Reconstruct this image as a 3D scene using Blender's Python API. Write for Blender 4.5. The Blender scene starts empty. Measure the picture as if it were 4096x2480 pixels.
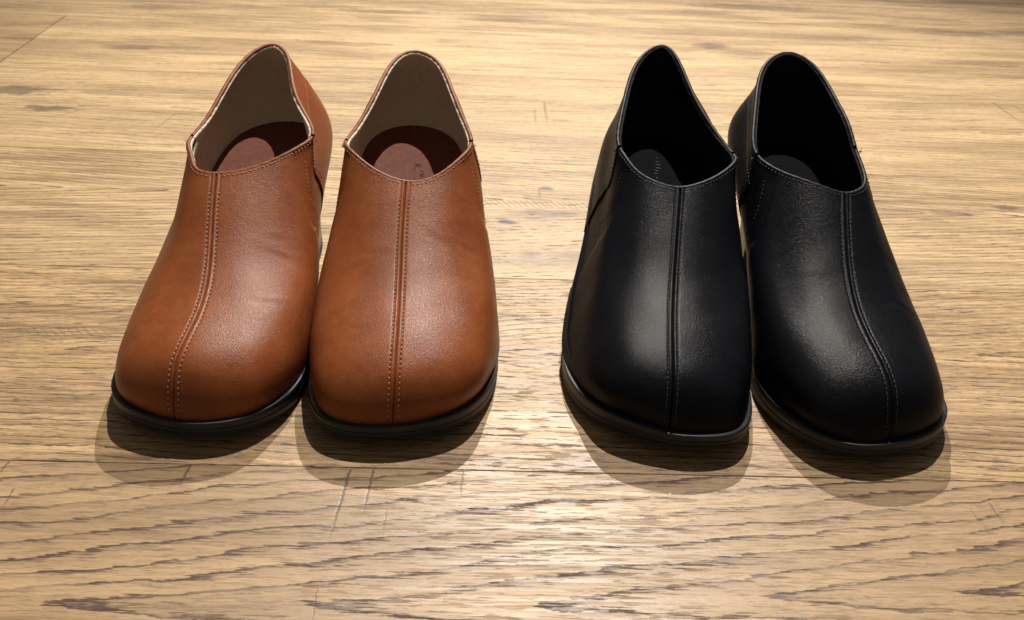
import bpy, math, random
import numpy as np
from mathutils import Matrix, Vector

# ------------------------------------------------------------------ camera, light, exposure (all lengths below are cm, CM turns them into metres)
CM = 0.01
scene = bpy.context.scene
COL = scene.collection
cam_d = bpy.data.cameras.new("camera"); cam = bpy.data.objects.new("camera", cam_d); COL.objects.link(cam)
RC = ((0.99909059, -0.02691722, -0.03306758), (-0.0145919, 0.51286226, -0.85834688), (0.04006342, 0.85804881, 0.51200309))
M = Matrix(RC).to_4x4(); M.translation = (0, 0, 28.5 * CM)
cam.matrix_world = M
cam_d.sensor_width = 36; cam_d.lens = 4000 / 4096 * 36
cam_d.clip_start = 0.01; cam_d.clip_end = 50
cam_d.dof.use_dof = True; cam_d.dof.focus_distance = 0.475; cam_d.dof.aperture_fstop = 26
scene.camera = cam
world = bpy.data.worlds.new("World"); scene.world = world; world.use_nodes = True
bg = world.node_tree.nodes["Background"]; bg.inputs[0].default_value = (1.0, 0.92, 0.82, 1); bg.inputs[1].default_value = 0.155
def spot(name, loc, target, power, size_deg, radius, color, blend=1.0):
    d = bpy.data.lights.new(name, 'SPOT'); d.energy = power; d.spot_size = math.radians(size_deg); d.spot_blend = blend
    d.shadow_soft_size = radius; d.color = color
    o = bpy.data.objects.new(name, d); COL.objects.link(o)
    o.location = [c * CM for c in loc]
    o.rotation_euler = (Vector(target) - Vector(loc)).to_track_quat('-Z', 'Y').to_euler()
    return o
spot('ceiling_spot', (22, 124, 205), (4, 58, 0), 205, 58, 0.011, (1, .935, .845))
spot('ceiling_spot', (21, 222, 184), (8, 66, 0), 310, 52, 0.011, (1, .935, .845))
scene.view_settings.view_transform = 'Standard'; scene.view_settings.look = 'None'
scene.view_settings.exposure = 0.0; scene.view_settings.gamma = 1.0
scene.cycles.max_bounces = 6

# ------------------------------------------------------------------ node helpers
class NB:
    def __init__(s, name):
        s.m = bpy.data.materials.new(name); s.m.use_nodes = True
        s.t = s.m.node_tree; s.b = s.t.nodes['Principled BSDF']
    def put(s, sock, v):
        if isinstance(v, bpy.types.NodeSocket): s.t.links.new(v, sock)
        elif v is not None: sock.default_value = v
    def f(s, op, a, b=None, c=None, clamp=False):
        n = s.t.nodes.new('ShaderNodeMath'); n.operation = op; n.use_clamp = clamp
        for i, v in enumerate((a, b, c)): s.put(n.inputs[i], v)
        return n.outputs[0]
    def sm(s, v, lo, hi, a=0.0, b=1.0):
        n = s.t.nodes.new('ShaderNodeMapRange'); n.interpolation_type = 'SMOOTHSTEP'
        for i, q in enumerate((v, lo, hi, a, b)): s.put(n.inputs[i], q)
        return n.outputs[0]
    def xyz(s, x, y, z=0.0):
        n = s.t.nodes.new('ShaderNodeCombineXYZ')
        for i, v in enumerate((x, y, z)): s.put(n.inputs[i], v)
        return n.outputs[0]
    def noise(s, vec, scale=1.0, detail=2.0, rough=.5, dist=0.0):
        n = s.t.nodes.new('ShaderNodeTexNoise'); s.put(n.inputs['Vector'], vec)
        n.inputs['Scale'].default_value = scale; n.inputs['Detail'].default_value = detail
        n.inputs['Roughness'].default_value = rough; n.inputs['Distortion'].default_value = dist
        return n.outputs[0]
    def voro(s, vec, scale, feature='F1'):
        n = s.t.nodes.new('ShaderNodeTexVoronoi'); n.feature = feature; s.put(n.inputs['Vector'], vec); n.inputs['Scale'].default_value = scale
        return n.outputs[0]
    def mix(s, fac, a, b, mode='MIX'):
        n = s.t.nodes.new('ShaderNodeMix'); n.data_type = 'RGBA'; n.blend_type = mode
        s.put(n.inputs[0], fac)
        s.put(n.inputs[6], a if isinstance(a, bpy.types.NodeSocket) else (*a, 1)); s.put(n.inputs[7], b if isinstance(b, bpy.types.NodeSocket) else (*b, 1))
        return n.outputs[2]
    def bump(s, h, dist, strength=1.0, nrm=None):
        n = s.t.nodes.new('ShaderNodeBump'); s.put(n.inputs['Height'], h); n.inputs['Distance'].default_value = dist
        n.inputs['Strength'].default_value = strength
        if nrm is not None: s.put(n.inputs['Normal'], nrm)
        return n.outputs[0]
    def pos(s):
        g = s.t.nodes.new('ShaderNodeNewGeometry'); v = s.t.nodes.new('ShaderNodeVectorMath'); v.operation = 'SCALE'
        s.put(v.inputs[0], g.outputs['Position']); v.inputs['Scale'].default_value = 100
        sp = s.t.nodes.new('ShaderNodeSeparateXYZ'); s.put(sp.inputs[0], v.outputs[0])
        return sp.outputs[0], sp.outputs[1], sp.outputs[2], v.outputs[0]
    def obj(s):
        g = s.t.nodes.new('ShaderNodeTexCoord'); v = s.t.nodes.new('ShaderNodeVectorMath'); v.operation = 'SCALE'
        s.put(v.inputs[0], g.outputs['Object']); v.inputs['Scale'].default_value = 100
        return v.outputs[0]
    def fin(s, color, rough=.5, normal=None, spec=.5):
        s.put(s.b.inputs['Base Color'], color if isinstance(color, bpy.types.NodeSocket) else (*color, 1))
        s.put(s.b.inputs['Roughness'], rough); s.put(s.b.inputs['Specular IOR Level'], spec)
        if normal is not None: s.put(s.b.inputs['Normal'], normal)
        return s.m

# ------------------------------------------------------------------ wood of one plank
def wood(name, yc, tilt, slope, spacing, ringc, rstr, pore, seed, ys, light, dark, knots=(), cuts=(), chat=()):
    B = NB(name); f = B.f
    x, y, z, p = B.pos()
    def nz(sx, sy, k, detail=2.0, rough=.5, dist=0.0):
        return B.noise(B.xyz(f('MULTIPLY', x, sx), f('MULTIPLY', y, sy), seed * 7.3 + k), 1.0, detail, rough, dist)
    w1 = f('SUBTRACT', nz(.05, .22, 1, 3), .5)
    w2 = f('SUBTRACT', nz(.22, .5, 2, 3, .6), .5)
    yy = f('ADD', f('SUBTRACT', y, yc), f('MULTIPLY', x, -tilt))
    yy = f('ADD', yy, f('MULTIPLY', w1, .9 if ys == 4.5 else 2.2))
    g = f('SQRT', f('ADD', f('MULTIPLY', yy, yy), ringc * ringc))
    g = f('SUBTRACT', g, f('MULTIPLY', x, slope))
    g = f('DIVIDE', g, spacing)
    g = f('ADD', g, f('MULTIPLY', w2, .7 if ys == 4.5 else 1.1))
    fine = f('ADD', f('MULTIPLY', f('SUBTRACT', nz(1.0, ys * .45, 3, 3, .6), .5), .34), f('MULTIPLY', f('SUBTRACT', nz(.9, ys * 1.4, 14, 2, .6), .5), .34))
    fr = f('FRACT', f('ADD', g, fine))
    line = f('POWER', fr, 5.0); zone = f('POWER', fr, 4.0)
    line = f('ADD', f('MULTIPLY', line, .35), f('MULTIPLY', B.sm(fr, .79, .94), .65)); line = f('MULTIPLY', line, B.sm(fr, 1.0, .965))
    var = B.sm(nz(.10, .9, 9, 2), .32, .62, .25, 1.0)
    ring = f('MULTIPLY', f('MULTIPLY', line, var), rstr * .85)
    soft = f('MULTIPLY', f('POWER', fr, 2.0), .16)
    fr2 = f('FRACT', f('MULTIPLY', f('ADD', g, fine), 3.0))
    fineline = f('MULTIPLY', f('MULTIPLY', f('POWER', fr2, 3.0), B.sm(nz(.15, 1.2, 12), .42, .62)), .30 * pore)
    pn = nz(.75, ys, 4, 3, .62)
    pd = f('ADD', .42 * pore, f('MULTIPLY', f('MULTIPLY', zone, var), 1.5 * rstr))
    pores = f('MULTIPLY', B.sm(pn, .535, .63), pd, clamp=True)
    pn2 = nz(1.8, ys * 2.2, 5, 2, .55)
    pores2 = f('MULTIPLY', B.sm(pn2, .55, .64), .50 * pore)
    far = ys < 4 or yc == 26.6
    tone = B.sm(nz(.05, .38, 6, 5, .6), .36, .64)
    stre = B.sm(nz(.12, ys * .45, 7, 4, .65), .38, .62)
    col = B.mix(f('ADD', f('MULTIPLY', tone, .80 if far else .56), f('MULTIPLY', stre, .26 if far else .48), clamp=True), dark, light)
    ray = B.sm(nz(.7, 3.5, 8, 4, .7, .6), .56, .72)
    col = B.mix(f('MULTIPLY', ray, .30), col, tuple(min(1, c * 1.35) for c in light))
    dk = f('ADD', f('ADD', ring, soft), fineline, clamp=True)
    col = B.mix(dk, col, (.062, .034, .022))
    col = B.mix(f('MULTIPLY', f('ADD', pores, pores2, clamp=True), .85), col, (.070, .040, .026))
    kn = f('MULTIPLY', f('SUBTRACT', nz(.9, 2.2, 10, 3, .6), .5), 1.8)
    for (kx, ky, rx, ry, s, hue) in knots:
        d = f('SQRT', f('ADD', f('POWER', f('DIVIDE', f('SUBTRACT', x, kx), rx), 2.0), f('POWER', f('DIVIDE', f('SUBTRACT', y, ky), ry), 2.0)))
        d = f('ADD', d, kn)
        m = B.sm(d, 1.2, .45)
        col = B.mix(f('MULTIPLY', m, s), col, (.05, .05, .055) if hue else (.085, .055, .038))
    height = f('ADD', f('MULTIPLY', pores, -1.0), f('MULTIPLY', ring, -.6))
    jit = f('MULTIPLY', f('SUBTRACT', nz(3, 3, 11, 3, .7), .5), .22)
    for (x1, y1, x2, y2, wd, s) in cuts:
        t = f('DIVIDE', f('SUBTRACT', y, y1), y2 - y1)
        xl = f('ADD', f('MULTIPLY', t, x2 - x1), x1)
        dd = f('ABSOLUTE', f('SUBTRACT', f('ADD', x, jit), xl))
        m = f('MULTIPLY', B.sm(dd, wd, wd * .25), f('MULTIPLY', B.sm(t, 0.0, .02), B.sm(t, 1.0, .45)))
        m = f('MULTIPLY', m, s)
        col = B.mix(m, col, (.07, .042, .03)); height = f('SUBTRACT', height, f('MULTIPLY', m, .4))
    for (x1, x2, y0, h, per, sl, s) in chat:
        v = f('SUBTRACT', y, f('ADD', y0, f('MULTIPLY', x, 0.0)))
        box = f('MULTIPLY', B.sm(f('ABSOLUTE', v), h, h * .6), f('MULTIPLY', B.sm(x, x1, x1 + .6), B.sm(x, x2, x2 - .6)))
        ph = f('FRACT', f('DIVIDE', f('ADD', x, f('MULTIPLY', v, sl)), per))
        m = f('MULTIPLY', f('MULTIPLY', B.sm(ph, .55, .8), B.sm(ph, 1.0, .85)), f('MULTIPLY', box, s))
        col = B.mix(m, col, (.16, .10, .06)); height = f('SUBTRACT', height, m)
    rough = f('ADD', .39, f('ADD', f('MULTIPLY', stre, .14), f('MULTIPLY', pores, .30)))
    sc = B.noise(B.xyz(f('MULTIPLY', x, 9), f('MULTIPLY', y, 9), seed), 1.0, 3, .7)
    height = f('ADD', height, f('MULTIPLY', sc, .30)); height = f('ADD', height, f('MULTIPLY', nz(.5, 9, 13, 3, .6), .5))
    return B.fin(col, rough, B.bump(height, .00022, .75), .42)

# ------------------------------------------------------------------ materials of the shoes
def leather(name, base, base2, rough, grain=1.0, crease=1.0, spec=.30, coat=0.0):
    B = NB(name); f = B.f; o = B.obj()
    big = B.noise(o, .45, 4, .6); mid = B.noise(o, 3.0, 3, .6)
    col = B.mix(B.sm(f('ADD', f('MULTIPLY', big, .7), f('MULTIPLY', mid, .3)), .36, .64), base, base2)
    v = f('MINIMUM', B.voro(o, 15.0), .5); v2 = B.noise(o, 22.0, 2, .6); wr = B.noise(o, 3.5, 5, .68, .3)
    mp = B.t.nodes.new('ShaderNodeMapping'); B.put(mp.inputs[0], o); mp.inputs['Scale'].default_value = (.9, 3.2, 2.5)
    cr = B.noise(mp.outputs[0], 1.0, 5, .68, .8)
    crk = B.sm(f('ABSOLUTE', f('SUBTRACT', cr, .5)), .0, .035)
    col = B.mix(f('MULTIPLY', B.sm(v, .0, .45), .22), col, tuple(c * .72 for c in base))
    n = B.bump(f('ADD', f('ADD', f('MULTIPLY', v, .7 * grain), f('MULTIPLY', v2, grain)), f('MULTIPLY', wr, .9 * crease)), .00017, .75)
    rg = f('ADD', rough, f('MULTIPLY', f('SUBTRACT', mid, .5), .22))
    if coat:
        B.b.inputs['Coat Weight'].default_value = coat; B.b.inputs['Coat Roughness'].default_value = .18; B.put(B.b.inputs['Coat Normal'], n)
    return B.fin(col, rg, n, spec)
def plain(name, col, rough, bscale=None, bdist=.0001, col2=None, spec=.5):
    B = NB(name); o = B.obj(); c = col
    if col2: c = B.mix(B.sm(B.noise(o, 2.5, 4, .6), .35, .65), col, col2)
    n = B.bump(B.noise(o, bscale, 3, .6), bdist, .8) if bscale else None
    return B.fin(c, rough, n, spec)
MT = {}
MT['brown'] = dict(
    leather=leather('tan_leather', (.180, .047, .013), (.236, .068, .019), .42, spec=.10, coat=.14),
    binding=leather('tan_binding_leather', (.17, .052, .020), (.24, .083, .030), .44, .5, .6, spec=.16),
    thread=plain('tan_thread', (.38, .17, .095), .6),
    lining=plain('beige_lining', (.70, .58, .41), .9, 20, .0002, (.76, .64, .46), .2),
    felt=plain('cream_felt', (.62, .56, .42), .95, 25, .0004, (.72, .66, .52), .1),
    insole=plain('maroon_insole', (.13, .034, .018), .65, 9, .0003, (.165, .048, .027), .3),
    gusset=plain('dark_gusset', (.03, .014, .008), .7, 20, .0002),
    heel=leather('heel_wrap', (.17, .060, .022), (.23, .085, .032), .36, .4, .4))
MT['black'] = dict(
    leather=leather('black_leather', (.0032, .0034, .0050), (.0050, .0053, .0078), .42, spec=.03, coat=.125),
    binding=leather('black_binding_leather', (.006, .006, .007), (.009, .009, .011), .46, .5, .6, spec=.14),
    thread=plain('black_thread', (.012, .012, .015), .5),
    lining=plain('black_lining', (.006, .006, .006), .8, 20, .0002, None, .2),
    felt=plain('charcoal_felt', (.016, .015, .014), .9, 25, .0003, None, .2),
    insole=plain('black_insole', (.0022, .0022, .0042), .8, 9, .0003, (.004, .004, .0065), .08),
    gusset=plain('black_gusset', (.006, .006, .006), .7, 20, .0002),
    heel=leather('black_heel_wrap', (.008, .008, .009), (.012, .012, .013), .36, .4, .4))
RUBBER = plain('black_rubber', (.009, .010, .012), .46, 5, .00012, (.013, .014, .017), .35)
RUBBER2 = plain('black_outsole_rubber', (.010, .011, .013), .52, 6, .00012, (.015, .016, .019), .3)
SILVER = plain('pale_print', (.10, .10, .10), .4)
FOIL = plain('gold_tag', (.55, .33, .06), .3)

# ------------------------------------------------------------------ mesh helpers
def mesh(name, verts, faces, mat, parent=None, smooth=True):
    me = bpy.data.meshes.new(name)
    me.from_pydata([tuple(float(c) * CM for c in v) for v in verts], [], faces)
    if mat is not None: me.materials.append(mat)
    me.validate(); me.update()
    if smooth:
        me.polygons.foreach_set('use_smooth', [True] * len(me.polygons))
    o = bpy.data.objects.new(name, me); COL.objects.link(o)
    if parent is not None: o.parent = parent
    return o
def grid_faces(n, m, wrap_n=False, wrap_m=False, flip=False, off=0):
    F = []
    for i in range(n if wrap_n else n - 1):
        for j in range(m if wrap_m else m - 1):
            a = i * m + j; b = ((i + 1) % n) * m + j; c = ((i + 1) % n) * m + (j + 1) % m; d = i * m + (j + 1) % m
            q = (a + off, b + off, c + off, d + off)
            F.append(q[::-1] if flip else q)
    return F
def tube(path, radius, nseg=10, flat=1.0, nrm=None):
    P = np.array(path, float); n = len(P); T = np.gradient(P, axis=0); T /= np.linalg.norm(T, axis=1)[:, None]
    V = []
    rad = np.broadcast_to(np.array(radius, float), (n,))
    for i in range(n):
        a = np.array(nrm[i]) if nrm is not None else np.array([0, 0, 1.0])
        a = a - T[i] * a.dot(T[i]); a /= np.linalg.norm(a) + 1e-9; b = np.cross(T[i], a)
        for k in range(nseg):
            th = 2 * math.pi * k / nseg
            V.append(P[i] + rad[i] * (math.cos(th) * a * flat + math.sin(th) * b))
    F = grid_faces(n, nseg, False, True)
    F.append(tuple(range(nseg))[::-1]); F.append(tuple((n - 1) * nseg + k for k in range(nseg)))
    return V, F
class Acc:
    def __init__(s): s.v = []; s.f = []
    def add(s, V, F):
        o = len(s.v); s.v += list(V); s.f += [tuple(i + o for i in q) for q in F]
    def capsule(s, a, b, r, up):
        a = np.array(a); b = np.array(b); d = b - a; L = np.linalg.norm(d)
        if L < 1e-6: return
        d /= L; u = up - d * np.dot(up, d); u /= np.linalg.norm(u) + 1e-9; w = np.cross(d, u)
        V = [a]
        for c in (.22, .78):
            for k in range(5):
                th = 2 * math.pi * k / 5
                V.append(a + d * L * c + r * (math.cos(th) * u + math.sin(th) * w))
        V.append(b)
        F = [(0, 1 + (k + 1) % 5, 1 + k) for k in range(5)] + [(1 + k, 1 + (k + 1) % 5, 6 + (k + 1) % 5, 6 + k) for k in range(5)] + [(11, 6 + k, 6 + (k + 1) % 5) for k in range(5)]
        s.add(V, F)

# ------------------------------------------------------------------ the shoe shape: a spline surface from sole edge (v=0) to collar (v=4), round the shoe in u (0 toe seam, 9 heel)
KN = [0, 0, 0, 0, 1, 2, 3, 4, 4, 4, 4]
def bs_v(v):
    v = np.clip(np.asarray(v, float), 0, 4 - 1e-9)
    def N_(i, p):
        if p == 0: return ((v >= KN[i]) & (v < KN[i + 1])).astype(float)
        r = np.zeros_like(v)
        if KN[i + p] > KN[i]: r = r + (v - KN[i]) / (KN[i + p] - KN[i]) * N_(i, p - 1)
        if KN[i + p + 1] > KN[i + 1]: r = r + (KN[i + p + 1] - v) / (KN[i + p + 1] - KN[i + 1]) * N_(i + 1, p - 1)
        return r
    return np.stack([N_(i, 3) for i in range(7)], -1)
def bs_u(u):
    u = np.asarray(u, float); i = np.floor(u).astype(int); f = u - i
    W = np.stack([(1 - f) ** 3, 3 * f ** 3 - 6 * f * f + 4, -3 * f ** 3 + 3 * f * f + 3 * f + 1, f ** 3], -1) / 6
    out = np.zeros(u.shape + (18,)); idx = np.indices(u.shape)
    for k in range(4): np.add.at(out, tuple(idx) + ((i - 1 + k) % 18,), W[..., k])
    return out
NETS = {
'BL': (-12.3,35.2,'''-0.90 0.03 1.50 -0.85 0.07 2.59 -1.02 0.88 3.93 -0.37 3.24 4.41 -0.42 6.67 5.03 -0.98 9.32 6.68 -1.10 11.65 8.10 0.47 -0.13 1.49 0.70 0.05 2.52 0.64 0.92 3.75 0.90 3.33 4.38 0.67 6.84 5.06 0.25 9.55 6.70 -0.10 11.80 8.16 2.47 0.55 1.45 2.88 0.50 2.34 2.61 1.54 3.44 2.30 3.83 4.16 1.98 7.23 4.99 1.55 10.01 6.66 1.11 12.41 8.33 3.82 3.02 1.21 3.94 2.97 2.10 3.69 3.39 3.20 3.40 5.44 4.00 2.98 8.39 4.96 2.51 10.95 6.67 2.18 13.24 8.62 4.24 6.35 0.99 4.30 6.46 2.00 4.24 6.92 3.29 3.91 8.26 4.39 3.57 10.32 5.62 3.24 12.42 7.19 3.03 14.25 8.85 3.71 9.86 2.00 4.05 9.97 2.89 4.08 10.43 3.98 3.89 11.36 5.09 3.64 12.60 6.31 3.47 13.88 7.57 3.48 15.10 8.94 3.32 13.47 3.80 3.61 13.51 4.71 3.75 13.83 5.60 3.68 14.34 6.48 3.47 14.94 7.48 3.22 15.48 8.43 2.96 16.15 9.43 3.50 17.59 5.60 3.74 17.71 6.40 3.74 17.88 7.19 3.41 18.02 7.95 2.91 18.06 8.83 2.32 18.22 9.55 1.69 18.37 10.30 3.35 21.45 6.30 3.70 21.76 7.09 3.53 22.01 7.98 3.02 22.01 8.84 2.41 21.91 9.79 1.81 21.64 10.65 1.26 21.36 11.38 0.63 23.09 6.40 0.56 23.78 7.29 0.37 24.04 8.19 0.06 24.08 9.17 -0.16 23.81 10.24 -0.19 23.24 11.14 -0.02 22.82 11.71 -2.27 21.30 6.30 -2.61 21.58 7.09 -2.77 21.87 7.99 -2.83 21.95 8.89 -2.62 21.95 9.89 -2.14 21.73 10.77 -1.45 21.45 11.23 -2.96 17.47 5.60 -3.10 17.56 6.39 -3.22 17.76 7.18 -3.16 17.97 7.98 -2.88 18.09 8.90 -2.45 18.32 9.67 -2.01 18.55 10.36 -3.52 13.50 3.80 -3.64 13.48 4.69 -3.63 13.77 5.57 -3.46 14.27 6.45 -3.29 14.89 7.49 -3.03 15.42 8.42 -2.52 16.06 9.24 -4.41 10.09 2.00 -4.36 10.04 2.90 -4.08 10.40 3.97 -3.65 11.29 5.02 -3.29 12.50 6.21 -3.13 13.71 7.46 -3.04 14.82 8.76 -4.90 6.77 1.00 -4.80 6.65 2.02 -4.42 6.94 3.29 -3.74 8.20 4.31 -3.20 10.21 5.47 -3.09 12.20 7.06 -3.13 13.94 8.75 -4.65 3.49 1.20 -4.45 3.28 2.08 -4.04 3.50 3.21 -3.58 5.40 3.97 -3.10 8.27 4.89 -2.80 10.76 6.59 -2.65 13.02 8.52 -3.63 1.32 1.46 -3.76 0.86 2.31 -3.32 1.66 3.43 -2.86 3.81 4.15 -2.60 7.12 4.97 -2.46 9.85 6.62 -2.40 12.17 8.25 -2.05 0.45 1.50 -2.14 0.32 2.51 -2.08 1.01 3.74 -1.68 3.33 4.37 -1.54 6.78 5.06 -1.81 9.45 6.69 -1.88 11.65 8.15'''),
'BR': (-3.6,35.3,'''-0.04 -0.05 1.50 0.00 -0.13 2.40 -0.01 0.71 3.63 -0.04 3.17 4.43 -0.20 6.75 5.19 -0.33 9.45 6.66 -0.27 11.70 7.90 1.23 0.24 1.49 1.48 0.16 2.40 1.46 0.92 3.58 1.34 3.32 4.38 1.01 6.87 5.14 0.81 9.58 6.66 0.63 11.73 7.94 2.96 1.18 1.46 3.46 0.82 2.30 3.17 1.68 3.40 2.74 3.88 4.15 2.32 7.23 4.99 1.91 9.98 6.61 1.54 12.30 8.18 4.16 3.58 1.21 4.38 3.34 2.10 4.11 3.60 3.20 3.75 5.53 4.00 3.24 8.40 4.95 2.69 10.90 6.63 2.26 13.13 8.52 4.88 6.89 1.00 4.73 6.80 2.00 4.55 7.12 3.31 4.13 8.37 4.41 3.75 10.37 5.63 3.31 12.39 7.17 2.88 14.15 8.74 4.36 10.21 2.00 4.37 10.21 2.90 4.27 10.59 4.01 3.96 11.47 5.11 3.82 12.69 6.36 3.53 13.93 7.60 3.10 15.06 8.91 3.41 13.61 3.80 3.61 13.62 4.70 3.69 13.92 5.60 3.59 14.42 6.50 3.52 15.05 7.55 3.22 15.60 8.52 2.60 16.25 9.50 2.82 17.57 5.60 2.95 17.67 6.39 3.03 17.86 7.18 2.91 18.04 7.95 2.57 18.13 8.85 2.13 18.37 9.66 1.76 18.66 10.58 2.16 21.36 6.30 2.42 21.65 7.09 2.44 21.93 7.97 2.28 21.99 8.82 1.89 21.93 9.77 1.42 21.69 10.65 1.04 21.43 11.36 -0.63 22.99 6.40 -0.62 23.67 7.30 -0.60 23.95 8.18 -0.55 24.00 9.12 -0.51 23.73 10.14 -0.52 23.13 11.01 -0.65 22.66 11.59 -3.28 21.23 6.30 -3.50 21.51 7.10 -3.48 21.78 7.98 -3.27 21.84 8.83 -2.80 21.77 9.72 -2.29 21.49 10.52 -1.89 21.20 11.25 -3.62 17.43 5.60 -3.70 17.52 6.40 -3.75 17.70 7.20 -3.62 17.88 7.99 -3.28 17.94 8.86 -2.81 18.08 9.50 -2.47 18.21 10.15 -3.81 13.43 3.80 -4.00 13.42 4.71 -4.07 13.71 5.62 -3.99 14.21 6.54 -3.88 14.80 7.56 -3.69 15.26 8.41 -3.24 15.78 9.14 -4.39 9.89 2.00 -4.49 9.89 2.91 -4.41 10.30 4.03 -4.16 11.22 5.12 -3.97 12.44 6.33 -3.92 13.64 7.54 -3.72 14.73 8.75 -4.61 6.32 1.00 -4.69 6.34 2.01 -4.61 6.76 3.33 -4.26 8.10 4.41 -3.96 10.15 5.61 -3.80 12.23 7.20 -3.72 14.06 8.90 -4.11 2.70 1.20 -4.28 2.76 2.10 -4.04 3.23 3.20 -3.83 5.29 4.00 -3.53 8.25 4.96 -3.21 10.85 6.70 -3.05 13.22 8.72 -3.15 0.27 1.45 -3.43 0.26 2.30 -3.11 1.36 3.40 -2.83 3.70 4.15 -2.66 7.15 5.01 -2.45 9.99 6.68 -2.21 12.44 8.36 -1.37 -0.15 1.50 -1.49 -0.13 2.40 -1.45 0.74 3.57 -1.44 3.23 4.37 -1.39 6.84 5.14 -1.40 9.61 6.71 -1.20 11.85 8.08'''),
'KL': (10,35.2,'''-1.48 -0.02 1.49 -1.49 0.02 2.39 -1.35 0.88 3.61 -1.18 3.33 4.39 -0.65 6.86 5.17 -0.19 9.57 6.69 0.15 11.84 8.01 -0.06 -0.17 1.50 0.01 -0.05 2.39 0.05 0.89 3.55 0.22 3.39 4.35 0.50 6.97 5.13 0.84 9.72 6.72 0.97 11.97 8.16 1.88 0.12 1.44 1.98 0.33 2.28 1.76 1.52 3.38 1.71 3.85 4.13 1.83 7.27 4.99 1.93 10.07 6.67 1.99 12.47 8.36 2.79 2.58 1.20 2.87 2.85 2.07 2.79 3.39 3.18 2.83 5.45 3.98 2.77 8.38 4.94 2.73 10.91 6.66 2.87 13.19 8.63 3.39 6.30 1.00 3.55 6.42 1.99 3.59 6.90 3.30 3.42 8.25 4.39 3.30 10.29 5.59 3.33 12.31 7.16 3.52 14.05 8.82 3.49 9.92 2.00 3.69 9.95 2.90 3.71 10.39 4.01 3.59 11.35 5.12 3.52 12.60 6.36 3.51 13.80 7.55 3.41 14.86 8.70 3.21 13.45 3.80 3.49 13.45 4.70 3.66 13.77 5.61 3.68 14.31 6.56 3.64 14.97 7.64 3.39 15.51 8.54 2.77 16.14 9.26 3.16 17.42 5.60 3.35 17.51 6.40 3.51 17.71 7.20 3.47 17.94 8.01 3.11 18.11 8.92 2.38 18.44 9.62 1.66 18.84 10.49 2.80 21.15 6.30 3.13 21.44 7.09 3.24 21.74 7.97 3.12 21.86 8.81 2.60 21.93 9.73 1.79 21.88 10.66 1.21 21.93 11.88 -0.01 22.79 6.40 0.12 23.53 7.29 0.25 23.84 8.14 0.34 23.92 9.04 0.23 23.78 10.10 0.09 23.40 11.21 0.29 23.24 12.41 -3.02 21.03 6.30 -3.04 21.44 7.10 -2.88 21.78 7.94 -2.43 21.81 8.68 -2.11 21.84 9.69 -1.82 21.75 10.71 -1.51 21.65 11.61 -3.85 17.23 5.60 -3.56 17.45 6.40 -3.37 17.70 7.16 -2.91 17.86 7.85 -2.53 17.98 8.76 -2.28 18.26 9.54 -2.25 18.55 10.29 -4.44 13.41 3.80 -4.16 13.46 4.69 -3.86 13.78 5.57 -3.48 14.27 6.45 -3.17 14.87 7.46 -3.00 15.42 8.39 -2.83 16.09 9.33 -5.44 10.19 2.00 -4.94 10.14 2.90 -4.38 10.49 3.99 -3.90 11.35 5.09 -3.49 12.54 6.30 -3.15 13.78 7.55 -2.89 14.95 8.97 -5.96 7.01 1.00 -5.43 6.84 2.00 -4.83 7.09 3.30 -4.19 8.31 4.40 -3.63 10.27 5.61 -3.06 12.28 7.16 -2.54 14.02 8.77 -5.35 3.81 1.20 -5.21 3.48 2.10 -4.62 3.64 3.20 -4.04 5.52 4.00 -3.35 8.37 4.96 -2.66 10.85 6.62 -2.15 13.03 8.45 -4.18 1.63 1.46 -4.47 1.04 2.30 -3.97 1.78 3.40 -3.34 3.92 4.15 -2.72 7.26 4.99 -2.09 10.00 6.63 -1.49 12.34 8.25 -2.57 0.60 1.50 -2.75 0.38 2.40 -2.58 1.06 3.56 -2.29 3.43 4.35 -1.67 6.95 5.13 -1.17 9.67 6.70 -0.63 11.88 8.11'''),
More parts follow.
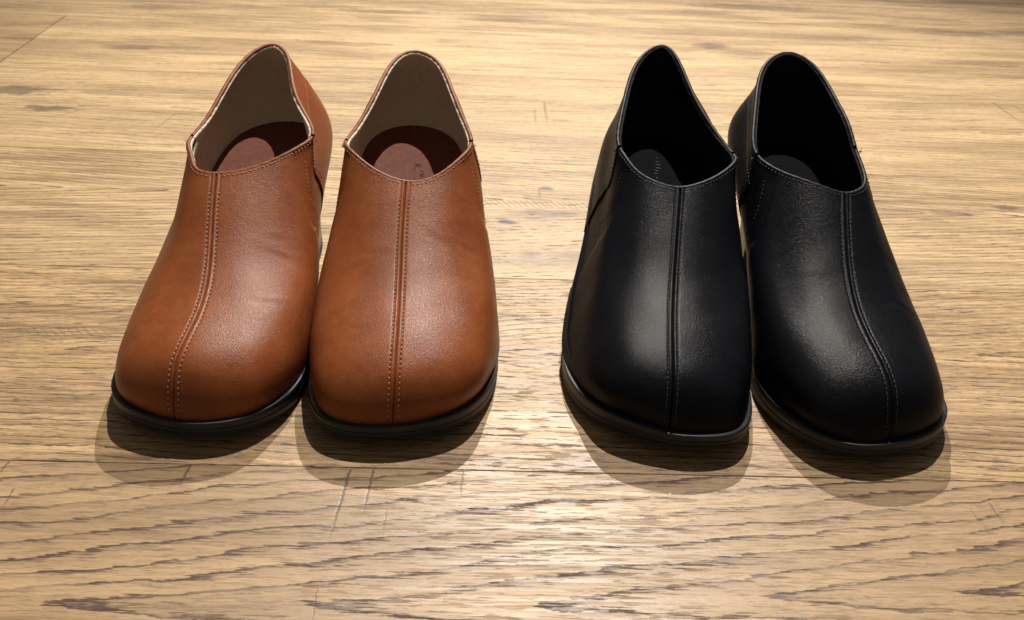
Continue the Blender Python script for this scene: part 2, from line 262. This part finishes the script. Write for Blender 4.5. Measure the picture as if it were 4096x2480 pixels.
'KR': (18,34.9,'''0.40 0.01 1.51 0.28 0.03 2.55 0.48 0.83 3.90 -0.02 3.23 4.37 -0.18 6.77 5.01 0.22 9.46 6.67 0.57 11.75 8.14 1.50 0.26 1.49 1.56 0.31 2.48 1.56 1.05 3.72 1.24 3.39 4.35 0.97 6.91 5.04 1.09 9.62 6.69 1.12 11.87 8.23 3.14 1.27 1.46 3.22 0.95 2.29 2.87 1.79 3.42 2.46 3.94 4.15 2.15 7.28 4.97 1.92 10.03 6.62 1.74 12.39 8.29 4.31 3.42 1.20 4.04 3.37 2.07 3.64 3.65 3.19 3.27 5.58 3.97 2.82 8.47 4.93 2.39 11.00 6.60 2.11 13.24 8.38 4.58 6.75 1.00 4.40 6.74 1.98 4.02 7.10 3.25 3.53 8.40 4.33 3.09 10.46 5.55 2.67 12.60 7.16 2.16 14.52 8.75 4.10 10.12 2.00 4.06 10.12 2.88 3.81 10.53 3.95 3.47 11.48 5.03 3.08 12.81 6.26 2.66 14.28 7.65 2.04 15.82 9.26 3.26 13.54 3.80 3.44 13.55 4.68 3.48 13.87 5.57 3.33 14.45 6.45 3.04 15.21 7.49 2.63 16.01 8.59 2.05 17.08 9.98 2.79 17.54 5.60 2.94 17.64 6.39 3.08 17.86 7.18 3.02 18.12 7.98 2.70 18.35 8.91 2.18 18.78 9.74 1.75 19.28 10.67 2.23 21.36 6.30 2.49 21.67 7.10 2.57 21.98 7.99 2.58 22.10 8.88 2.37 22.16 9.89 1.88 22.08 10.85 1.32 22.06 11.73 -0.45 23.08 6.40 -0.59 23.82 7.32 -0.65 24.13 8.22 -0.50 24.19 9.18 -0.29 23.95 10.24 -0.23 23.49 11.27 -0.32 23.32 12.29 -2.98 21.32 6.30 -3.57 21.72 7.14 -3.87 22.09 8.07 -3.62 22.11 8.89 -3.00 21.98 9.79 -2.46 21.78 10.71 -2.26 21.74 11.69 -3.12 17.34 5.60 -3.68 17.60 6.44 -4.11 17.92 7.26 -4.00 18.10 8.01 -3.51 18.11 8.84 -3.07 18.30 9.55 -2.94 18.59 10.34 -3.09 13.07 3.80 -3.71 13.31 4.72 -4.10 13.78 5.63 -4.13 14.34 6.51 -3.95 14.94 7.49 -3.75 15.46 8.40 -3.54 16.10 9.34 -3.69 9.33 2.00 -4.06 9.66 2.91 -4.16 10.27 4.01 -4.10 11.28 5.11 -3.94 12.54 6.31 -3.75 13.79 7.54 -3.59 14.95 8.91 -4.65 5.93 0.98 -4.43 6.16 2.00 -4.26 6.72 3.30 -4.01 8.13 4.40 -3.73 10.22 5.62 -3.40 12.29 7.16 -3.13 14.06 8.72 -3.90 2.82 1.22 -4.07 2.74 2.10 -3.79 3.21 3.19 -3.53 5.31 4.00 -3.14 8.29 4.96 -2.69 10.87 6.67 -2.38 13.15 8.59 -2.56 0.26 1.45 -3.08 0.30 2.33 -2.84 1.40 3.43 -2.55 3.73 4.15 -2.27 7.17 4.98 -1.84 10.01 6.70 -1.32 12.46 8.51 -0.86 -0.31 1.49 -1.10 -0.07 2.50 -1.04 0.83 3.72 -1.25 3.28 4.35 -1.14 6.86 5.05 -0.77 9.62 6.73 -0.22 11.88 8.30'''),
}
OFFY = 12.0
class Shoe:
    def __init__(s, key, style, label, lighting=None):
        s.key = key; x0, y0, txt = NETS[key]; s.N = np.array([float(t) for t in txt.split()]).reshape(18, 7, 3)
        s.N[..., 1] -= OFFY
        s.mt = MT[style]; s.rng = np.random.RandomState(sum(map(ord, key)))
        e = bpy.data.objects.new(style + '_shoe', None); COL.objects.link(e); e.location = (x0 * CM, (y0 + OFFY) * CM, 0)
        e.empty_display_size = .03
        e['label'] = label; e['category'] = 'shoe'; e['group'] = 'ankle shoes set out in two pairs'
        rr = np.random.RandomState(7 + sum(map(ord, key))); s.ph = rr.uniform(0, 6.28, 4)
        s.cr = [(rr.choice([-1, 1]) * rr.uniform(1.6, 3.2), rr.uniform(-7.2, -2.5), rr.uniform(.5, 1.3), rr.uniform(-.35, .35), rr.uniform(.008, .022)) for _ in range(7)]
        s.e = e; s.thr = Acc(); s.hol = Acc(); s.style = style
        s.build()
    def S(s, u, v):
        u, v = np.broadcast_arrays(np.asarray(u, float), np.asarray(v, float))
        return np.einsum('...i,...j,ijk->...k', bs_u(u), bs_v(v), s.N)
    def Nr(s, u, v):
        u, v = np.broadcast_arrays(np.asarray(u, float), np.asarray(v, float)); h = 1e-3
        a = s.S(u + h, v) - s.S(u - h, v); v1 = np.clip(v - h, 0, 4); v2 = np.clip(v + h, 0, 4 - 1e-6)
        b = s.S(u, v2) - s.S(u, v1)
        n = np.cross(a, b); return n / (np.linalg.norm(n, axis=-1, keepdims=True) + 1e-12)
    def O(s, u, v, off): return s.S(u, v) + s.Nr(u, v) * np.asarray(off)[..., None]
    def u_at(s, v, dist, sign):
        us = np.linspace(0, 2.2, 400); L = np.concatenate([[0], np.cumsum(np.linalg.norm(np.diff(s.S(sign * us, v), axis=0), axis=1))])
        return np.interp(dist, L, us)
    def relief(s, Q):
        # soft unevenness of the leather and the shallow flex creases behind the toe box
        x, y = Q[..., 0], Q[..., 1]; p = s.ph
        h = .020 * np.sin(1.15 * x + .7 * y + p[0]) * np.sin(.85 * y - .6 * x + p[1]) + .010 * np.sin(2.3 * x - 1.1 * y + p[2]) * np.sin(1.9 * y + .8 * x + p[3])
        for (cx, cy, lx, sl, d) in s.cr:
            q = y - cy - sl * (x - cx) - .12 * (x - cx) ** 2 * .5
            h = h - d * np.exp(-(q / .13) ** 2) * np.exp(-((x - cx) / lx) ** 2) + d * .6 * np.exp(-((q - .28) / .18) ** 2) * np.exp(-((x - cx) / lx) ** 2)
        return h
    def line1(s, v): return np.interp(v, [0, 1.2, 2.2, 3.2, 4], [5.2, 5.15, 4.9, 4.15, 3.3])
    def line3(s, v): return np.interp(v, [0, 1.2, 2.45, 3.2, 4], [6.2, 6.1, 5.85, 5.45, 5.05])
    def stitches(s, path, nrm, length, gap, r, lift=.0, slant=0.0, holes=False):
        P = np.array(path, float); Nn = np.array(nrm, float)
        L = np.concatenate([[0], np.cumsum(np.linalg.norm(np.diff(P, axis=0), axis=1))]); t = .05
        while t + length < L[-1]:
            g = lambda q: np.array([np.interp(q, L, P[:, k]) for k in range(3)])
            n = np.array([np.interp(t, L, Nn[:, k]) for k in range(3)]); n /= np.linalg.norm(n)
            a = g(t); b = g(t + length); side = np.cross(b - a, n); side /= np.linalg.norm(side) + 1e-9
            j = s.rng.uniform(-.008, .008)
            s.thr.capsule(a + n * lift + side * (j - slant), b + n * lift + side * (j + slant), r, n)
            if holes: c = b + (b - a) / length * gap * .5; s.hol.capsule(c - (b - a) * .16 + n * .004, c + (b - a) * .16 + n * .004, r * .9, n)
            t += length + gap * s.rng.uniform(.85, 1.15)
    def build(s):
        mt = s.mt; e = s.e
        # vamp: two panels that meet in the sunk centre seam
        vs = np.linspace(0, 4, 92)
        near = np.array([0, .025, .05, .08, .12, .155, .195, .225, .255, .285, .33, .40, .54, .75, 1.0])
        for sign in (1, -1):
            V = []; n2 = 34
            for v in vs:
                un = s.u_at(v, near, sign); ub = s.line1(v)
                t = np.linspace(0, 1, n2 + 1)[1:]; uu = np.concatenate([un, un[-1] + (ub - un[-1]) * t])
                off = -.075 * np.exp(-(near / .035) ** 2) - .022 * np.exp(-((near - .225) / .035) ** 2) + .016 * np.exp(-((near - .11) / .05) ** 2)
                off = np.concatenate([off, np.zeros(n2)])
                uu = np.append(uu, ub); off = np.append(off, -.10)
                off = off + s.relief(s.S(sign * uu, np.full_like(uu, v))) * np.minimum(1, (4 - v) / .5)
                V.append(s.O(sign * uu, np.full_like(uu, v), off))
            m = len(V[0]); V = np.array(V).reshape(-1, 3)
            mesh('vamp_panel', V, grid_faces(len(vs), m, flip=(sign > 0)), mt['leather'], e)
            # side panel tucked under the vamp edge
            V = []
            for v in vs[8:]:
                u1 = s.line1(v) - .12; u3 = s.line3(v) + .1; uu = np.linspace(u1, u3, 22)
                V.append(s.O(sign * uu, np.full_like(uu, v), np.full_like(uu, -.07)))
            V = np.array(V); mesh('side_panel', V.reshape(-1, 3), grid_faces(V.shape[0], V.shape[1], flip=(sign > 0)), mt['leather'], e)
        V = []
        for v in vs:
            u3 = s.line3(v); uu = np.concatenate([[u3], np.linspace(u3, 18 - u3, 70), [18 - u3]])
            off = np.full_like(uu, -.015); off[0] = off[-1] = -.06
            V.append(s.O(uu, np.full_like(uu, v), off))
        V = np.array(V); mesh('heel_counter', V.reshape(-1, 3), grid_faces(V.shape[0], V.shape[1], flip=True), mt['leather'], e)
        # lining with its felt edge
        def gap(u):
            w = np.minimum(np.mod(u, 18), 18 - np.mod(u, 18)); return .42 * np.exp(-((w - 4.15) / .6) ** 2)
        us = np.linspace(0, 18, 181)[:-1]; rows = []
        for v, o_ in ((3.95, .13), (3.90, .19), (3.8, .21), (3.6, .22), (3.3, .22), (3.0, .22), (2.6, .22), (2.2, .22), (1.8, .22), (1.4, .22), (1, .22), (.6, .22), (.3, .22), (.1, .2)):
            rows.append(s.O(us, np.maximum(v - gap(us) / .42 * .55 * np.clip((v - 2.2) / 1.6, 0, 1), .1), -(o_ + gap(us))))
        V = np.array(rows); mesh('lining', V.reshape(-1, 3), grid_faces(V.shape[0], V.shape[1], False, True), mt['lining'], e)
        # felt edge just inside the binding
        ue = np.linspace(0, 18, 400); jag = s.rng.uniform(-.014, .014, len(ue)); jag[-1] = jag[0]
        P = s.O(ue, np.full_like(ue, 3.985), -(.195 + jag * .6)); P[:, 2] += -.03 + jag
        V, F = tube(P, .072 + jag * .5, 7, 1.35, s.Nr(ue, np.full_like(ue, 3.98)) * 0 + np.array([0, 0, 1.0])); mesh('felt_edge', V, F, mt['felt'], e)
        for sign in (1, -1):
            uu = np.linspace(3.0, 5.2, 18); rows = [s.O(sign * uu, np.full_like(uu, v), np.full_like(uu, -o_)) for v, o_ in ((3.95, .14), (3.8, .22), (3.4, .30), (2.8, .33))]
            V = np.array(rows); mesh('gusset', V.reshape(-1, 3), grid_faces(V.shape[0], V.shape[1]), mt['gusset'], e)
        # collar binding, front and rear pieces
        for (a, b, r, dz, inn, nm) in ((-4.75, 4.75, .118, -.02, .055, 'front'), (4.9, 13.1, .122, .0, .05, 'rear')):
            uu = np.linspace(a, b, 150); P = s.O(uu, np.full_like(uu, 4.0), np.full_like(uu, -inn)); P[:, 2] += dz - .04
            Nn = s.Nr(uu, np.full_like(uu, 4.0))
            wob = 1 + .05 * np.sin(np.arange(150) * .9) * s.rng.uniform(.4, 1, 150)
            if nm == 'front': wob[72:78] *= 1.0
            V, F = tube(P, r * wob, 12, 1.0, Nn); mesh('collar_binding', V, F, mt['binding'], e)
            if nm == 'front':
                Q = s.S(uu, 4.0); down = s.S(uu, 3.9) - Q; down /= np.linalg.norm(down, axis=1)[:, None]
                vq = np.array([4 - .215 / (np.linalg.norm(s.S(u_, 3.8) - s.S(u_, 4.0)) / .2) for u_ in uu])
                keep = np.abs(uu) > .28
                for part in (uu < -.28, uu > .28):
                    s.stitches(s.O(uu[part], vq[part], np.full(part.sum(), .010)), s.Nr(uu[part], vq[part]), .15, .07, .022, .0, .012)
        # seam stitching
        for sign in (1, -1):
            vv = np.linspace(.10, 3.87, 160); ud = np.array([s.u_at(v, .225, sign) for v in vv]) * sign
            s.stitches(s.O(ud, vv, np.full_like(vv, -.006)), s.Nr(ud, vv), .16, .09, .034 if s.style == 'brown' else .030, holes=True)
            vv = np.linspace(3.85, 1.5, 60); u3 = s.line3(vv) + .20
            s.stitches(s.O(sign * u3, vv, np.full_like(vv, .0)), s.Nr(sign * u3, vv), .15, .08, .016)
            u2 = (s.line1(vv) * .62 + s.line3(vv) * .38)
            s.stitches(s.O(sign * u2, vv, np.full_like(vv, -.065)), s.Nr(sign * u2, vv), .15, .08, .016)
            ur = np.linspace(5.3, 8.2, 60); vr = np.full_like(ur, 3.42)
            s.stitches(s.O(sign * ur, vr, np.full_like(ur, -.01)), s.Nr(sign * ur, vr), .15, .09, .016)
            # loose thread ends at the gore corner
            c = s.O(sign * 4.95, 3.93, .04)
            for k in range(7):
                d = s.rng.normal(0, 1, 3) * .07 + s.Nr(sign * 4.95, 3.9) * .13
                s.thr.capsule(c, c + d, .014, np.array([0, 0, 1.0]))
        st = mesh('stitching', s.thr.v, s.thr.f, mt['thread'], e); st['kind'] = 'stuff'
        st = mesh('needle_holes', s.hol.v, s.hol.f, mt['gusset'], e); st['kind'] = 'stuff'
        # insole
        s.build_insole(); s.build_sole(); s.build_heel()
    def insole_pt(s, u, f):
        A = s.S(u, 0.0); Bp = s.S(18 - u, 0.0)
        mid = (A + Bp) / 2; p = mid + (A - mid) * f; p = p + 0
        p[..., 2] = mid[..., 2] + .42 + .10 * f * f
        return p
    def build_insole(s):
        us = np.linspace(3.0, 8.985, 70); fs = np.linspace(-.96, .96, 15)
        V = np.array([[s.insole_pt(u, f) for f in fs] for u in us])
        mesh('insole', V.reshape(-1, 3), grid_faces(len(us), len(fs)), s.mt['insole'], s.e)
    def ring(s, us):
        P = s.S(us, 0.0); T = s.S(us + .01, 0.0) - s.S(us - .01, 0.0); n = np.stack([T[:, 1], -T[:, 0], 0 * T[:, 0]], -1)
        n /= np.linalg.norm(n, axis=1)[:, None]
        return P, n
    def build_sole(s):
        us = np.linspace(0, 18, 217)[:-1]; P, n = s.ring(us)
        w = np.minimum(us, 18 - us); t = P[:, 1] - P[:, 1].min()
        led = np.interp(w, [0, 2.7, 3.2, 3.7, 4.3, 5.0, 9], [.27, .26, .17, .02, -.15, -.34, -.20])
        ztop = P[:, 2] + .01
        zb = np.interp(t, [0, 1.2, 3, 5, 9, 10.5, 12, 13], [.76, .55, .22, .03, .02, .30, 0, 0])
        thin = np.clip((t - 9) / 3, 0, 1); zb = np.where(t > 9, (1 - thin) * .02 + thin * (ztop - np.interp(t, [12, 17], [.42, .14])), zb)
        zm = ztop * .52 + zb * .48
        def loop(o, z): q = P + n * np.asarray(o)[:, None]; q[:, 2] = z; return q
        R1 = [loop(np.minimum(-.30, led - .15), ztop - .05), loop(led * .15, ztop - .03), loop(led * .72, ztop - .02), loop(led * .93, ztop - .035), loop(led, ztop - .09), loop(led, zm + .05), loop(led * .95, zm + .015), loop(led * .8, zm)]
        R2 = [loop(led * .80, zm - .002), loop(led * .98, zm - .02), loop(led * .98, zm - .06), loop(led * .80, zb + .10), loop(led * .55, zb + .03), loop(led * .3, zb), loop(np.minimum(-.3, led - .15), zb)]
        m = len(us)
        F = grid_faces(len(R2), m, False, True, flip=True); V = np.array(R2).reshape(-1, 3)
        o = (len(R2) - 1) * m
        half = m // 2
        F += [(o + (m - k) % m, o + (m - k - 1) % m, o + k + 1, o + k) for k in range(0, half)]
        sole = mesh('sole', V, F, RUBBER2, s.e)
        mesh('welt', np.array(R1).reshape(-1, 3), grid_faces(len(R1), m, False, True, flip=True), RUBBER, sole)
    def build_heel(s):
        us = np.linspace(6.6, 11.4, 61); P, n = s.ring(us); P = P - n * .10
        t0 = s.S(0.0, 0.0)[1]; brk = t0 + 17.3
        cx = P[P[:, 1] > brk, 0].mean(); P[:, 0] = cx + (P[:, 0] - cx) * .92; P[:, 1] = np.maximum(P[:, 1], brk)
        rings = []
        zs = [1.0, .93, .8, .6, .4, .2, .085]
        for k in zs:
            q = P.copy(); c = 1 - k
            q[:, 0] = cx + (P[:, 0] - cx) * (1 - .16 * min(1, c * 1.6)); q[:, 1] = brk + (P[:, 1] - brk) * (1 - .17 * min(1, c * 1.4)) + c * .3
            q[:, 2] = (P[:, 2] - .10) * k
            rings.append(q)
        # breast side closes the loop
        V = np.array(rings); m = V.shape[1]
        h = mesh('heel', V.reshape(-1, 3), grid_faces(len(zs), m, False, True, flip=True) + [tuple(range(m))], s.mt['heel'], s.e)
        top = rings[-1].copy(); lo = top.copy(); ctr = top.mean(0)
        c1 = ctr + (top - ctr) * 1.012; c1[:, 2] = .50; c2 = c1.copy(); c2[:, 2] = .06; c3 = ctr + (top - ctr) * .98; c3[:, 2] = 0.0
        V = np.array([top * [1, 1, 0] + [0, 0, .505], c1, c2, c3])
        mesh('heel_cap', V.reshape(-1, 3), grid_faces(4, m, False, True, flip=True) + [tuple(range(m)), tuple(3 * m + k for k in range(m))][::1], RUBBER2, h)
    def marks(s, strokes, mat, r, lift=.02, name='embossed_mark'):
        A = Acc(); us = np.linspace(3, 8.9, 300); f0 = np.linspace(-.9, .9, 61)
        G = np.array([s.insole_pt(u, 0.0) for u in us])
        def onto(x, y):
            y -= OFFY
            i = np.abs(G[:, 1] - y).argmin(); z = G[i, 2] + .10 * min(1, ((x - G[i, 0]) / 2.3) ** 2)
            return np.array([x, y, z + lift])
        for (x1, y1, x2, y2) in strokes: A.capsule(onto(x1, y1), onto(x2, y2), r, np.array([0, 0, 1.0]))
        return mesh(name, A.v, A.f, mat, s.e)
def size_tag(s):
    A = Acc(); V = []
    for k, off in enumerate((.40, .43)):
        for (u, v) in ((13.70, 3.86), (14.35, 3.90), (14.35, 3.74), (13.70, 3.70)): V.append(s.O(u, v, -off))
    return mesh('size_tag', V, [(0, 1, 2, 3), (7, 6, 5, 4), (0, 4, 5, 1), (1, 5, 6, 2), (2, 6, 7, 3), (3, 7, 4, 0)], FOIL, s.e, smooth=False)
shoes = {}
shoes['BL'] = Shoe('BL', 'brown', 'tan brown leather ankle shoe at far left, centre seam swerving left')
shoes['BR'] = Shoe('BR', 'brown', 'tan brown leather ankle shoe with a straight centre seam, beside the black pair')
shoes['KL'] = Shoe('KL', 'black', 'black leather ankle shoe with a straight centre seam, next to the tan pair')
shoes['KR'] = Shoe('KR', 'black', 'black leather ankle shoe at far right, centre seam swerving right')
size_tag(shoes['BR'])
shoes['BR'].marks([(-0.33, 18.32, 0.06, 18.29), (-0.28, 18.15, 0.03, 18.15), (-0.3, 18.33, -0.27, 17.62), (0.05, 18.31, 0.04, 18.0), (0.0, 17.73, 0.27, 17.71), (0.04, 17.47, 0.26, 17.46), (0.25, 17.75, 0.25, 17.44), (0.03, 17.34, 0.29, 17.31), (-0.24, 17.27, -0.2, 17.02), (0.11, 17.21, 0.16, 16.7), (-0.17, 16.8, 0.04, 16.84), (-0.16, 16.59, 0.09, 16.63)], shoes['BR'].mt['insole'], .022, .006)
shoes['KL'].marks([(0.14, 19.66, 0.27, 19.55), (0.04, 19.31, 0.31, 19.11), (-0.02, 19.02, 0.37, 18.83), (-0.08, 18.71, 0.42, 18.5), (-0.12, 18.46, 0.17, 18.3), (-0.19, 18.15, 0.17, 18.08), (-0.04, 17.83, 0.0, 17.62)], SILVER, .022, .02)

# ------------------------------------------------------------------ wooden floor: rows of planks 17.4 cm wide on a dark subfloor
def box(name, x0, x1, y0, y1, z0, z1, mat, parent, bev=.03):
    V = [(x0, y0, z0), (x1, y0, z0), (x1, y1, z0), (x0, y1, z0), (x0, y0, z1 - bev), (x1, y0, z1 - bev), (x1, y1, z1 - bev), (x0, y1, z1 - bev),
         (x0 + bev, y0 + bev, z1), (x1 - bev, y0 + bev, z1), (x1 - bev, y1 - bev, z1), (x0 + bev, y1 - bev, z1)]
    F = [(0, 3, 2, 1), (0, 1, 5, 4), (1, 2, 6, 5), (2, 3, 7, 6), (3, 0, 4, 7), (4, 5, 9, 8), (5, 6, 10, 9), (6, 7, 11, 10), (7, 4, 8, 11), (8, 9, 10, 11)]
    return mesh(name, V, F, mat, parent, smooth=False)
SUB = plain('subfloor_dark', (.03, .02, .012), .9)
sub = box('floor', -160, 180, -20, 260, -3.2, -1.6, SUB, None); sub['kind'] = 'structure'
L1 = (.52, .355, .205); D1 = (.37, .235, .125)
L2 = (.56, .40, .245); D2 = (.41, .275, .155)
CH = (-24, -19, 44.4, .55, .45, .9, .55)
PL = [
 # x0, x1, y0, y1, args(yc, tilt, slope, spacing, ringc, rstr, pore, seed), light, dark, knots, cuts, chat
 (-95, 120, 16.6, 34.0, (26.6, .05, .11, .92, .25, 1.2, .72, 1, 9), (0.375, 0.247, 0.124), (0.251, 0.163, 0.080), (),
  ((-5.4, 33.95, -5.75, 29.0, .10, .85), (-4.4, 33.95, -4.55, 30.7, .08, .8), (-.5, 33.95, -.6, 32.0, .07, .75), (-12.3, 33.95, -12.45, 32.4, .08, .8), (-20.0, 33.95, -20.15, 33.0, .07, .8), (-19.1, 32.2, -19.15, 30.8, .05, .8), (-5.8, 27.0, -5.7, 24.6, .05, .6), (22.3, 32.6, 22.4, 31.0, .06, .7), (21.3, 32.2, 21.4, 31.2, .04, .6), (-3.6, 31.5, -3.65, 29.2, .035, .5)), ()),
 (-95, 120, 34.0, 51.4, (43.4, .03, .07, .42, .25, .8, 1.05, 2, 5.5), (0.477, 0.318, 0.159), (0.223, 0.135, 0.062), (), ((-14.5, 48.5, -15.2, 45.9, .08, .4), (-26.5, 43.6, -27.0, 42.2, .1, .5), (23.0, 44.0, 23.2, 42.4, .08, .4), (29.2, 44.0, 29.6, 42.2, .08, .4)), (CH,)),
 (-95, 120, 51.4, 69.0, (62.3, .0, -.12, .44, .30, .9, .5, 3, 4.5), (0.514, 0.359, 0.190), (0.259, 0.170, 0.086),
  ((1.7, 59.0, .75, .42, .97, 1), (4.2, 60.5, 2.6, .8, .50, 0), (-.1, 58.9, .8, .6, .4, 0), (1.5, 57.9, 1.2, .4, .35, 0), (4.5, 64.5, .55, .4, .8, 0), (.6, 65.6, 1.2, .7, .35, 0), (3.0, 54.4, .7, .5, .5, 0), (5.8, 54.5, 1.2, .6, .45, 0), (27.5, 64.0, 1.4, .4, .5, 0), (33, 62.4, 2.2, .5, .45, 0), (37.0, 63.6, 1.0, .4, .8, 0), (30.5, 61.2, 1.6, .35, .4, 0), (24.8, 58.8, .5, .4, .5, 0), (28.5, 58.7, 1.2, .35, .4, 0)),
  ((4.0, 64.5, 3.95, 62.4, .09, .6), (-11.8, 57.6, -12.3, 54.6, .08, .3)), ((-.4, 8.5, 61.9, .62, .42, .6, .7),)),
 (-95, 120, 69.0, 87.3, (78.5, .01, .08, .60, .4, .45, .55, 4, 3.4), (0.486, 0.342, 0.180), (0.308, 0.207, 0.108),
  ((-39.0, 81.2, 3.4, 1.3, .75, 0), (-34.6, 77.2, 2.4, .8, .75, 0), (-31, 81.6, 3, .9, .3, 0), (-15, 73.4, 1.2, .5, .35, 0)),
  ((5.1, 82.9, 5.15, 76.0, .16, .5), (4.2, 80.8, 4.2, 76.0, .13, .4), (46.0, 86.8, 46.3, 80.0, .15, .5), (47.6, 86.0, 48.0, 79.0, .12, .4), (-24.6, 77.0, -25.4, 72.5, .15, .3), (-6.4, 80, -6.8, 75, .15, .35)), ((8.5, 14.5, 85.6, .7, .9, .8, .4),)),
 (-43.21, 120, 87.3, 104.4, (98.0, .0, -.06, .75, .5, .4, .4, 5, 2.8), (0.501, 0.353, 0.187), (0.298, 0.197, 0.104),
  ((-33.5, 94.3, 2.6, 1.0, .55, 0), (-28.5, 94.8, 3.2, .8, .35, 0), (-16, 98.4, 3, .9, .35, 0), (-11.5, 90.2, 7, .5, .3, 0), (23.2, 101.8, 2.0, 1.3, .75, 0), (26.2, 99.6, 3.5, 1.4, .40, 0), (51.5, 99, 8, 1.0, .3, 0), (-4, 100, 1.2, 1, .3, 0)), (), ()),
 (-200, -43.35, 87.3, 104.4, (95.0, .0, .05, .8, .4, .4, .4, 6, 2.8), (0.414, 0.282, 0.144), (0.245, 0.159, 0.083), (), (), ()),
 (-95, 120, 104.4, 122, (112.0, .0, .05, .9, .5, .35, .35, 7, 2.4), (0.476, 0.333, 0.180), (0.258, 0.173, 0.095),
  ((-11.0, 110.6, 6.5, 1.0, .55, 0), (-17.5, 112.0, 4.5, .9, .45, 0), (2.5, 109.5, 7, 1.2, .35, 0), (31.5, 118.6, 9, 1.6, .55, 0), (25, 115.5, 4, 1.2, .35, 0), (52.0, 110.2, 5.5, 1.4, .5, 0), (60.0, 111.5, 4, 1.6, .45, 0), (-36, 109, 3, 1, .4, 0)), (), ((3, 13, 113.0, .8, 1.2, .8, .45), (46, 53, 111.6, .8, 1.1, .8, .5))),
 (-95, 120, 122, 139.4, (130.0, .0, -.05, .9, .5, .35, .35, 8, 2.2), (0.459, 0.322, 0.178), (0.181, 0.120, 0.065), ((12, 126, 9, 1.2, .35, 0),), (), ()),
 (-95, 120, 139.4, 156.8, (149.0, .0, .05, .9, .5, .35, .35, 9, 2), (0.459, 0.322, 0.178), (0.181, 0.120, 0.065), (), (), ()),
 (-95, 120, -.8, 16.6, (9.0, .0, .05, .9, .5, .5, .6, 10, 9), (0.449, 0.288, 0.147), (0.223, 0.133, 0.063), (), (), ()),
]
for i, (x0, x1, y0, y1, a, li, dk, kn, cu, ch) in enumerate(PL):
    g = .010
    box('plank', x0, x1, y0 + g, y1 - g, -1.55, 0, wood('oak_wood', *a, li, dk, kn, cu, ch), sub)
